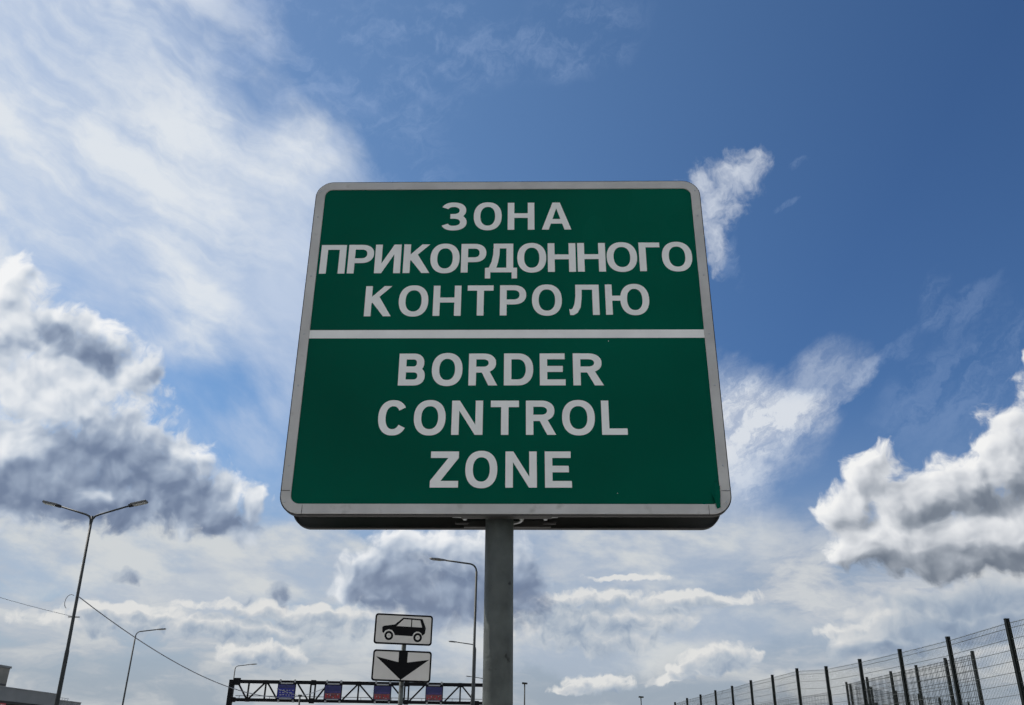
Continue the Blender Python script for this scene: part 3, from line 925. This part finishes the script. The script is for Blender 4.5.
def blob(v, px, py, rx, ry, rot=0):
    a0, e0 = azel(px, py)
    sx = max(.01, abs(azel(px + 10, py)[0] - azel(px - 10, py)[0]) / 20); sy = abs(azel(px, py + 10)[1] - azel(px, py - 10)[1]) / 20
    if rot:
        q = place(v, (a0, e0), rot, (rx * sx, ry * sy))
    else:
        q = vmt('MULTIPLY', vmt('SUBTRACT', v, (a0, e0, 0)), (1 / (rx * sx), 1 / (ry * sy), 0))
    return mth('SUBTRACT', 1.0, vmt('DOT_PRODUCT', q, q))


def blobs(v, lst, floor=-2.0, smooth=0.25):
    d = None
    for b in lst:
        k = blob(v, *b)
        d = k if d is None else mth('SMOOTH_MAX', d, k, smooth)
    return mth('MAXIMUM', d, floor)


def centred(color, amt):
    return vmt('SCALE', vmt('SUBTRACT', color, (.5, .5, .5)), scale=amt)


# --- clear sky
sky = node('ShaderNodeTexSky', sky_type='NISHITA')
sky.sun_disc = False; sky.sun_elevation = SUN_EL; sky.sun_rotation = SUN_AZ
sky.air_density = 1.0; sky.dust_density = 0.35; sky.ozone_density = 3.0; sky.altitude = 200
hs = node('ShaderNodeHueSaturation'); hs.inputs['Saturation'].default_value = 1.10; hs.inputs['Value'].default_value = 1.14; hs.inputs['Hue'].default_value = .496
LK.new(sky.outputs[0], hs.inputs['Color'])
base_sky = hs.outputs[0]
# the blue deepens away from the sun
away = lstep(vmt('DOT_PRODUCT', vmt('NORMALIZE', tc.outputs['Generated']), tuple(sv)), .82, .38)
deep = node('ShaderNodeMix', data_type='RGBA', blend_type='MULTIPLY')
LK.new(away, deep.inputs[0]); LK.new(base_sky, deep.inputs[6]); deep.inputs[7].default_value = (.56, .655, .81, 1)
base_sky = deep.outputs[2]
# whitish humid air low down
haze = sstep(el, 22, 1.5)
base_sky = mix(mth('MULTIPLY', haze, .62), base_sky, srgb(172, 184, 198))

# --- high thin veil and wisps
P = after(base_sky)
w1 = noise(place(P, rot=-24, sc=(2.0, 1)), .10, 4, .55, color=True)
Pv = vmt('ADD', P, centred(w1, 6))
veil = blobs(Pv, [(20, 40, 215, 150), (70, 200, 270, 120), (-160, 180, 320, 260), (215, 250, 135, 90), (120, 50, 130, 60, -20), (240, 185, 110, 60)], floor=-5.0, smooth=.5)
soft = noise(place(Pv, rot=-22, sc=(1.7, 1)), .13, 6, .55)
fib = noise(vmt('ADD', place(P, rot=-13, sc=(3.6, 1)), centred(noise(P, .13, 4, .55, color=True), 3.2)), .26, 7, .58)
veil = sstep(mth('ADD', veil, mth('ADD', mth('MULTIPLY', mth('SUBTRACT', soft, .5), 2.6), mth('MULTIPLY', mth('SUBTRACT', fib, .5), 1.7))), -1.75, .95)
va = mth('MULTIPLY', veil, mth('ADD', .64, mth('ADD', mth('MULTIPLY', sstep(fib, .30, .70), .26), mth('MULTIPLY', sstep(soft, .36, .66), .16))), clamp=True)
vcol = mix(sstep(mth('ADD', mth('MULTIPLY', fib, .6), mth('MULTIPLY', soft, .4)), .40, .64), srgb(198, 211, 230), srgb(222, 228, 235))
c = mix(va, base_sky, vcol)
P = after(c)
fib2 = noise(vmt('ADD', place(P, rot=18, sc=(3.0, 1)), centred(noise(P, .35, 3, color=True), 3)), .55, 5, .68)
thin = blobs(vmt('ADD', P, centred(noise(P, .16, 5, .55, color=True), 7)), [(240, 395, 75, 95), (215, 330, 120, 40), (275, 330, 60, 120)], smooth=.4)
c = mix(mth('MULTIPLY', mth('MULTIPLY', sstep(thin, -.8, .9), sstep(noise(place(P, rot=-40, sc=(2.2, 1)), .16, 6, .56), .30, .68)), .80), c, srgb(192, 206, 228))
# streaks above the sign and at the right
st = blobs(Pv, [(290, 70, 130, 110), (370, 90, 110, 90), (330, 190, 140, 70), (430, 40, 110, 60), (290, 20, 90, 40), (560, 25, 90, 40)], smooth=.4)
sa = mth('MULTIPLY', sstep(st, -.5, .8), sstep(mth('ADD', mth('MULTIPLY', fib2, .5), mth('MULTIPLY', fib, .5)), .42, .68))
c = mix(mth('MULTIPLY', sa, .24), c, srgb(176, 196, 230))
P = after(c)
wv = vmt('ADD', P, centred(noise(place(P, rot=35, sc=(2, 1)), .22, 6, .62, color=True), 4.2))
wcore = blobs(wv, [(745, 425, 55, 42), (725, 440, 40, 60), (790, 420, 40, 26)], smooth=.3)
wsp = blobs(wv, [(765, 425, 62, 52), (725, 400, 55, 45), (795, 395, 80, 28, 35), (735, 470, 40, 60), (756, 522, 8, 34, -8), (838, 385, 50, 14, 35)], smooth=.35)
fib3 = noise(vmt('ADD', place(P, rot=38, sc=(3.2, 1)), centred(noise(P, .5, 4, color=True), 2.2)), .55, 6, .66)
wa = mth('MULTIPLY', sstep(wsp, -.55, .85), mth('ADD', .36, mth('MULTIPLY', sstep(fib3, .30, .68), .55)), clamp=True)
wa = mth('MULTIPLY', wa, mth('ADD', .58, mth('MULTIPLY', sstep(wcore, -.8, .6), .75)), clamp=True)
c = mix(mth('MULTIPLY', wa, .95), c, mix(sstep(wcore, -.2, .9), srgb(200, 210, 225), srgb(220, 225, 232)))
wsp2 = blobs(wv, [(940, 305, 22, 34, -20), (965, 305, 48, 12, 28), (880, 355, 60, 8, 30), (960, 380, 120, 60, 30), (796, 160, 9, 7), (783, 198, 10, 6), (732, 265, 10, 30)], smooth=.3)
c = mix(mth('MULTIPLY', mth('MULTIPLY', sstep(wsp2, -.4, .9), sstep(fib3, .35, .7)), .17), c, srgb(170, 190, 222))

# --- heaped clouds: two grains of billow, each read here and a little towards the sun
def grain(v, ws, wa_, ps, pa, ns, na):
    wv_ = vmt('ADD', v, centred(noise(v, ws, 3, .55, color=True), wa_))
    pf = puffs(wv_, ps, 3, .55)
    fb = noise(wv_, ns, 7, .60)
    sm_ = mth('SUBTRACT', puffs(wv_, ps * 1.05, 1.6, .5, True), .62)      # the rounded heads alone, for the shading
    return wv_, mth('ADD', mth('MULTIPLY', mth('SUBTRACT', pf, .66), pa), mth('MULTIPLY', mth('SUBTRACT', fb, .5), na)), sm_


def grains(c_, off, *a_):
    p0 = after(c_); g0 = grain(p0, *a_)
    p1 = vmt('ADD', after(g0[1]), off); g1 = grain(p1, *a_)
    return g0, g1, after(g1[1])


def heap(c_, G_, lst, edge, stops, amp=1.0, lit=.5, thick=(.1, 1.4), tk=.4, darks=None, dk=0.0, lights=None, lk=0.0, op=1.0, sm=.25, bias=0.0, tex=.16):
    """a bank of heaped cloud lit from the sun's side"""
    (v0, n0, m0), (v1, n1, m1), p_ = G_
    q0 = vmt('ADD', v0, vmt('SCALE', c_, scale=1e-9))
    b0 = blobs(q0, lst, smooth=sm)
    d0 = mth('ADD', b0, mth('MULTIPLY', n0, amp))
    cc_ = node('ShaderNodeCombineXYZ'); LK.new(d0, cc_.inputs[2])
    q1 = vmt('ADD', v1, vmt('SCALE', cc_.outputs[0], scale=1e-9))
    b1 = blobs(q1, lst, smooth=sm)
    rel_ = mth('ADD', mth('SUBTRACT', b1, b0), mth('MULTIPLY', mth('SUBTRACT', m1, m0), 1.15))
    s = mth('ADD', mth('MULTIPLY', rel_, lit), mth('MULTIPLY', sstep(d0, thick[0], thick[1]), tk))
    s = mth('ADD', s, mth('SUBTRACT', bias, mth('ADD', mth('MULTIPLY', n0, tex), mth('MULTIPLY', m0, .15))))
    for ls_, kk in ((darks, dk), (lights, -lk)):
        if ls_:
            cc_ = node('ShaderNodeCombineXYZ'); LK.new(s, cc_.inputs[2])
            q1 = vmt('ADD', v0, vmt('SCALE', cc_.outputs[0], scale=1e-9))
            dd = mth('ADD', blobs(q1, ls_, smooth=.3), mth('ADD', mth('MULTIPLY', m0, -.45), mth('MULTIPLY', n0, .30)))
            s = mth('ADD', s, mth('MULTIPLY', sstep(dd, -1.15, 1.05), kk))
    col = ramp(s, [(stops[0][0] - 1, stops[0][1])] + stops)
    a = mth('MULTIPLY', sstep(d0, edge[0], edge[1]), op)
    return mix(a, c_, col)


CUM = [(-.25, (244, 245, 246)), (.0, (226, 230, 235)), (.25, (196, 205, 217)), (.5, (154, 168, 189)), (.8, (116, 131, 157)), (1.15, (94, 109, 136))]
GRY = [(-.25, (244, 244, 243)), (.0, (226, 228, 231)), (.25, (200, 204, 210)), (.5, (160, 167, 177)), (.8, (120, 129, 142)), (1.15, (96, 106, 122))]
LOW = [(-.25, (226, 226, 224)), (.0, (206, 209, 212)), (.3, (182, 191, 201)), (.65, (150, 165, 184)), (1.0, (120, 137, 162))]

# --- low bright layer near the horizon, drawn out sideways
P = after(c)
lowP = place(P, sc=(2.8, 1))
lw = vmt('ADD', lowP, centred(noise(lowP, .30, 5, .55, color=True), 2.6))
l1 = noise(lw, .36, 6, .60)
la = mth('MULTIPLY', sstep(el, 16.0, 10.0), mth('ADD', .50, mth('MULTIPLY', sstep(l1, .36, .60), .50)), clamp=True)
lcol = ramp(l1, [(.30, (152, 163, 178)), (.301, (152, 163, 178)), (.44, (167, 177, 190)), (.54, (183, 190, 200)), (.66, (206, 209, 211))])
c = mix(mth('MULTIPLY', la, .92), c, lcol)
c = mix(mth('MULTIPLY', sstep(el, 8.0, 2.5), .72), c, mix(sstep(l1, .38, .66), srgb(154, 165, 177), srgb(188, 193, 196)))
P = after(c)
pale = blobs(vmt('ADD', P, centred(noise(P, .14, 6, .58, color=True), 6)), [(90, 545, 260, 46), (250, 575, 190, 40), (640, 545, 130, 60), (330, 545, 60, 24), (540, 640, 240, 30)], smooth=.4)
pn = noise(place(P, rot=-8, sc=(2.2, 1)), .30, 8, .58)
c = mix(mth('MULTIPLY', sstep(pale, -.8, .7), mth('ADD', .55, mth('MULTIPLY', sstep(pn, .34, .62), .4))), c, mix(sstep(pn, .34, .62), srgb(178, 190, 206), srgb(208, 212, 214)))

FINE = grains(c, (-.45, .55, 0), .45, 1.6, .75, 1.0, .95, 2.0)
c = heap(c, FINE, [(124, 578, 15, 9), (280, 594, 13, 9), (247, 600, 7, 5), (285, 605, 6, 5)], (-.4, 1.0), [(0, (166, 178, 194)), (.5, (136, 150, 172)), (1., (112, 128, 155))], amp=.8, lit=.2, tk=.7, bias=.25, op=.9)
c = heap(c, FINE, [(120, 612, 60, 8), (130, 625, 110, 12), (300, 612, 120, 9), (230, 630, 130, 12), (330, 620, 60, 14),
                   (590, 598, 70, 9), (560, 625, 60, 24), (620, 620, 80, 15), (600, 640, 60, 16), (690, 600, 70, 8), (630, 577, 40, 4), (860, 632, 40, 14), (910, 618, 50, 10), (540, 606, 40, 16)], (-.35, .7), LOW, amp=1.15, lit=.50, tk=.58, bias=.04, op=.88)
c = heap(c, FINE, [(265, 652, 46, 11), (238, 657, 26, 6), (298, 658, 16, 6), (718, 656, 36, 13), (694, 668, 28, 9), (742, 660, 20, 10), (672, 680, 24, 6), (600, 683, 36, 12), (575, 690, 24, 7)],
         (-.2, .60), LOW, amp=1.0, lit=.50, tk=.62, bias=.10, op=.93)
c = heap(c, FINE, [(737, 176, 25, 22), (712, 200, 26, 32), (716, 240, 11, 30), (752, 166, 18, 14)], (-.9, 2.0), [(-.2, (226, 231, 238)), (.3, (208, 216, 229)), (.9, (188, 202, 224))], amp=1.5, lit=.2, tk=.2, op=.78)

BIG = grains(c, (-.42, .58, 0), .30, 2.0, .58, 1.55, .60, 1.55)
c = heap(c, BIG, [(960, 612, 110, 28), (900, 640, 70, 18), (1040, 590, 80, 34), (870, 640, 40, 14), (1000, 650, 110, 20)], (-.35, .8), LOW, amp=1.0,
         darks=[(950, 600, 90, 14), (960, 630, 90, 14), (880, 650, 60, 10)], dk=.48, lit=.40, tk=.40, bias=.05, op=.92)
c = heap(c, BIG, [(400, 580, 62, 34), (465, 565, 70, 40), (440, 600, 90, 30), (370, 565, 30, 20), (500, 590, 50, 40), (520, 575, 18, 26), (525, 608, 16, 14), (355, 585, 24, 22), (430, 545, 60, 20)], (-.35, .85), CUM, amp=1.15,
         darks=[(400, 580, 55, 24), (480, 595, 60, 28), (525, 595, 22, 40), (420, 605, 60, 14)], dk=.40, lit=.58, tk=.22, bias=.22, op=.92, tex=.17)
c = heap(c, BIG, [(878, 478, 34, 34), (842, 515, 26, 30), (850, 505, 28, 24), (915, 500, 55, 36), (965, 488, 60, 38), (1015, 462, 48, 56), (1060, 450, 70, 80), (930, 545, 100, 36), (870, 545, 44, 30), (1020, 535, 100, 48), (1040, 362, 20, 16), (960, 562, 110, 18), (868, 556, 40, 18)],
         (-.22, .62), GRY, amp=1.1, darks=[(930, 566, 85, 13), (1010, 560, 70, 18), (1000, 500, 60, 13), (940, 512, 40, 8)], dk=.42, lit=.62, tk=.24, bias=.13, op=.98, tex=.17)
c = heap(c, BIG, [(12, 292, 24, 40), (0, 330, 66, 66), (60, 335, 52, 34, -25), (100, 350, 50, 30, -35), (135, 372, 28, 26), (60, 390, 110, 60), (20, 460, 120, 80), (110, 450, 90, 60), (165, 480, 60, 48), (215, 505, 52, 36), (250, 508, 18, 20), (90, 500, 120, 32), (-60, 400, 120, 130)],
         (-.22, .70), CUM, amp=1.1, darks=[(62, 336, 34, 12, -20), (98, 356, 34, 13, -40), (105, 455, 70, 36), (30, 490, 70, 30), (160, 488, 66, 32), (95, 508, 110, 20), (205, 515, 34, 18)], dk=.46, lit=.64, tk=.18, bias=.14, tex=.17,
         lights=[(60, 400, 90, 34), (10, 300, 18, 40), (10, 440, 50, 30)], lk=.15, op=.98)
# unseen heaped cloud over the rest of the sky, added to light the sign
P = after(c)
gl = noise(P, .035, 5, .6)
outside = mth('MAXIMUM', sstep(mth('ABSOLUTE', az), 46, 75), sstep(el, 52, 66))
ga = mth('MULTIPLY', sstep(gl, .36, .52), mth('MULTIPLY', outside, sstep(el, 2, 10)))
gcol = mix(sstep(noise(P, .08, 6), .35, .65), srgb(225, 226, 226), srgb(176, 182, 190))
c = mix(mth('MULTIPLY', ga, .9), c, gcol)

bg = node('ShaderNodeBackground'); bg.inputs['Strength'].default_value = STR
LK.new(c, bg.inputs['Color'])
wo = node('ShaderNodeOutputWorld'); LK.new(bg.outputs[0], wo.inputs[0])
world.cycles.sampling_method = 'MANUAL'; world.cycles.sample_map_resolution = 256

vs = scene.view_settings
vs.view_transform = 'Standard'; vs.look = 'None'; vs.exposure = 0.0; vs.gamma = 1.0; vs.use_curve_mapping = False
scene.cycles.max_bounces = 4
scene.cycles.use_adaptive_sampling = True
scene.cycles.adaptive_threshold = 0.03
scene.cycles.adaptive_min_samples = 12
scene.cycles.diffuse_bounces = 3
